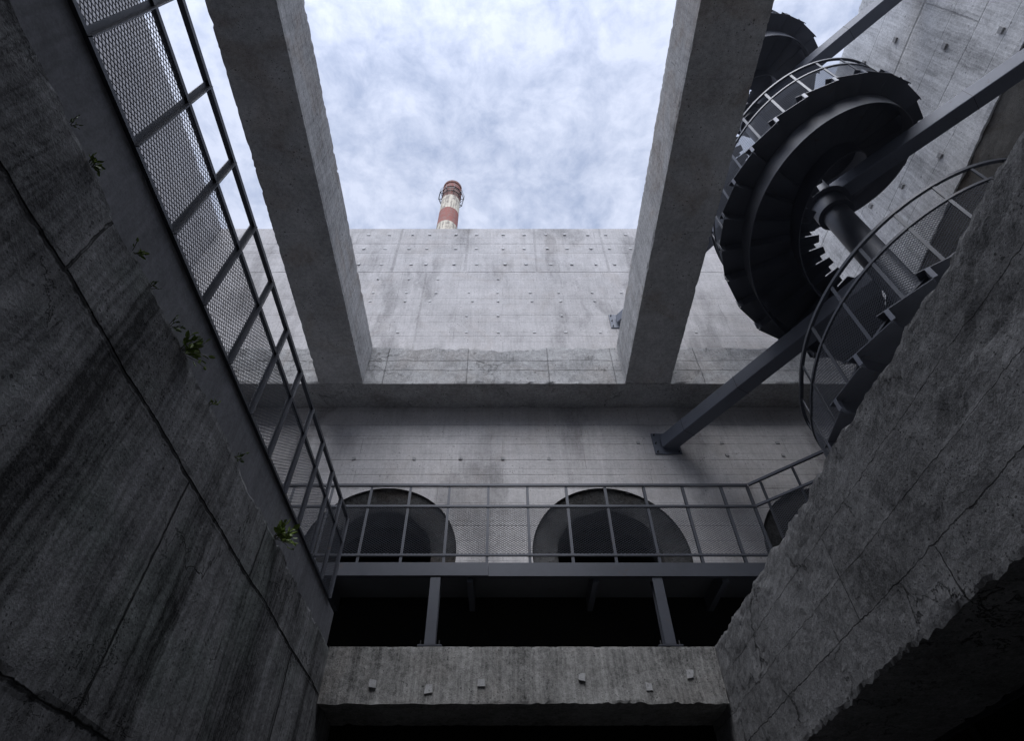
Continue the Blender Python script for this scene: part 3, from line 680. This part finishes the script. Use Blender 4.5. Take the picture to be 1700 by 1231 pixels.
red, white_, dark_red = chim_mat('faded_red_paint', (0.30, 0.105, 0.085), 0.45), chim_mat('peeling_white_paint', (0.62, 0.57, 0.47), 0.85), chim_mat('sooty_red_paint', (0.19, 0.075, 0.06), 0.5)
def seg(z0, z1, mat, dr=0.0, nm='band'):
    m = MB(); k = max(2, int((z1 - z0) / 3)); zs = [z0 + (z1 - z0) * i / k for i in range(k + 1)]
    m.tube([(CH[0], CH[1], z) for z in zs], 1, 40, rad=[rad_at(z) + dr for z in zs]); o = m.build(nm, mat, ch, CH); smooth_by_angle(o); return o
seg(-1.6, 75, red); seg(75, 80.5, white_); seg(80.5, 84.5, red); seg(84.5, 92.4, white_); seg(92.4, 97.6, red); seg(97.6, 102.8, white_); seg(102.8, 108.2, dark_red)
seg(106.3, 107.3, red, 0.14, 'rim_ring'); seg(108.2, 108.9, dark_red, 0.12, 'rim_ring')
m = MB(); n = 10; ri, ro, zp = rad_at(104) + 0.05, rad_at(104) + 0.72, 104.4
for i in range(n):
    a0, a1 = 2 * PI * i / n, 2 * PI * (i + 1) / n
    P_ = lambda r, a, z: (CH[0] + r * math.cos(a), CH[1] + r * math.sin(a), z)
    m.hexa([P_(ro - 0.10, a0, zp), P_(ro, a0, zp), P_(ro, a1, zp), P_(ro - 0.10, a1, zp), P_(ro - 0.10, a0, zp + .14), P_(ro, a0, zp + .14), P_(ro, a1, zp + .14), P_(ro - .10, a1, zp + .14)])
    m.hexa([P_(ri, a0, zp), P_(ri + .12, a0, zp), P_(ri + .12, a1, zp), P_(ri, a1, zp), P_(ri, a0, zp + .1), P_(ri + .12, a0, zp + .1), P_(ri + .12, a1, zp + .1), P_(ri, a1, zp + .1)])
    for z in (zp + 0.7, zp + 1.3): m.bar(P_(ro, a0, z), P_(ro, a1, z), 0.04, 0.04)
    m.bar(P_(ro, a0, zp), P_(ro, a0, zp + 1.3), 0.07, 0.07); m.bar(P_(ri, a0, zp), P_(ro, a0, zp), 0.10, 0.10); m.bar(P_(ri, a0, zp - 1.6), P_(ro - .05, a0, zp), 0.08, 0.08)
m.build('gallery', M['bolt'], ch, CH)

# ------------------------------------------------------------------ weeds in the joint of the pit wall
def weed(y, size, nl, label, seed, mat, x=-1.835, z=2.53):
    r = random.Random(seed); root = empty('weed', (x, y, z), label, 'plant', 'weeds along the top of the pit wall'); O = (x, y, z)
    ms, ml = MB(), MB()
    for i in range(nl):
        d = Vector((0.45 + r.random() * 0.6, r.uniform(-1, 1), r.uniform(-0.15, 1.1))).normalized(); L = size * r.uniform(0.35, 1.0)
        p0 = Vector((x - 0.01, y + r.uniform(-0.2, 0.2) * size, z - 0.01)); p1 = p0 + d * L * 0.6; p2 = p0 + d * L + Vector((0, 0, -0.12 * L))
        ms.tube([tuple(p0), tuple(p1), tuple(p2)], 0.0016, 4)
        for t in (0.45, 0.75, 1.0):
            c = p0.lerp(p2, t); ld = (d + Vector((r.uniform(-.8, .8), r.uniform(-.8, .8), r.uniform(-.5, .7)))).normalized()
            s_ = ld.cross(Vector((r.uniform(-1, 1), r.uniform(-1, 1), r.uniform(-1, 1)))).normalized(); l = size * r.uniform(0.22, 0.42); w = l * r.uniform(0.22, 0.36)
            n_ = ld.cross(s_) * l * 0.12; k = len(ml.v)
            for q in (c, c + ld * l * 0.35 + s_ * w + n_, c + ld * l * 0.75 + s_ * w * 0.7 + n_, c + ld * l, c + ld * l * 0.75 - s_ * w * 0.7 + n_, c + ld * l * 0.35 - s_ * w + n_, c + ld * l * 0.5): ml.v.append(tuple(q))
            ml.f += [(k, k + 1, k + 6), (k + 1, k + 2, k + 6), (k + 2, k + 3, k + 6), (k + 3, k + 4, k + 6), (k + 4, k + 5, k + 6), (k + 5, k, k + 6)]
    ms.build('stem', M['stem'], root, O); ml.build('foliage', mat, root, O)
weed(0.87, 0.05, 4, 'tiny weed sprig, uppermost on the pit wall edge', 1, M['leaf2'])
weed(1.04, 0.075, 10, 'bright green leafy weed just below the uppermost sprig', 2, M['leaf'])
weed(1.49, 0.075, 6, 'small weed on the plate between the first bright clump and the sparse sprig', 3, M['leaf'])
weed(1.70, 0.05, 4, 'sparse pale sprig above the biggest clump of weeds', 4, M['leaf2'])
weed(1.96, 0.07, 5, 'thin trailing weed just above the biggest clump', 5, M['leaf2'])
weed(2.14, 0.14, 20, 'biggest weed clump, broad yellow-green leaves, half way along the pit wall', 6, M['leaf'])
weed(2.58, 0.07, 6, 'small weed below the biggest clump', 7, M['leaf'])
weed(3.10, 0.085, 5, 'faint leggy weed low on the pit wall edge', 8, M['leaf2'])
weed(4.12, 0.17, 22, 'ferny weed tuft nearest the far end of the mesh railing', 9, M['leaf'])

# dim railing in the void beyond the foreground beam
O = (3.62, 4.2, 0.3)
vr = empty('void_railing', O, 'barely visible dark railing under the foreground beam in the bottom right corner', 'railing')
for k, y in enumerate((3.4, 4.2, 5.0)):
    m = MB(); m.box(3.60, 3.61, y - 0.03, y + 0.03, 0.30, 1.45); m.build('post', M['steel'], vr, O)
for z in (1.45, 1.1, 0.45):
    m = MB(); m.box(3.59, 3.62, 3.0, 5.4, z - 0.015, z + 0.015); m.build('rail', M['steel'], vr, O)
for y in (3.4, 4.2):
    m = MB(); mesh_panel(m, (3.605, y, 0.47), (0, 0.8, 0), (0, 0, 0.6), 0.046, 0.030, nrm=(1, 0, 0)); m.build('mesh_panel', M['mesh'], vr, O)
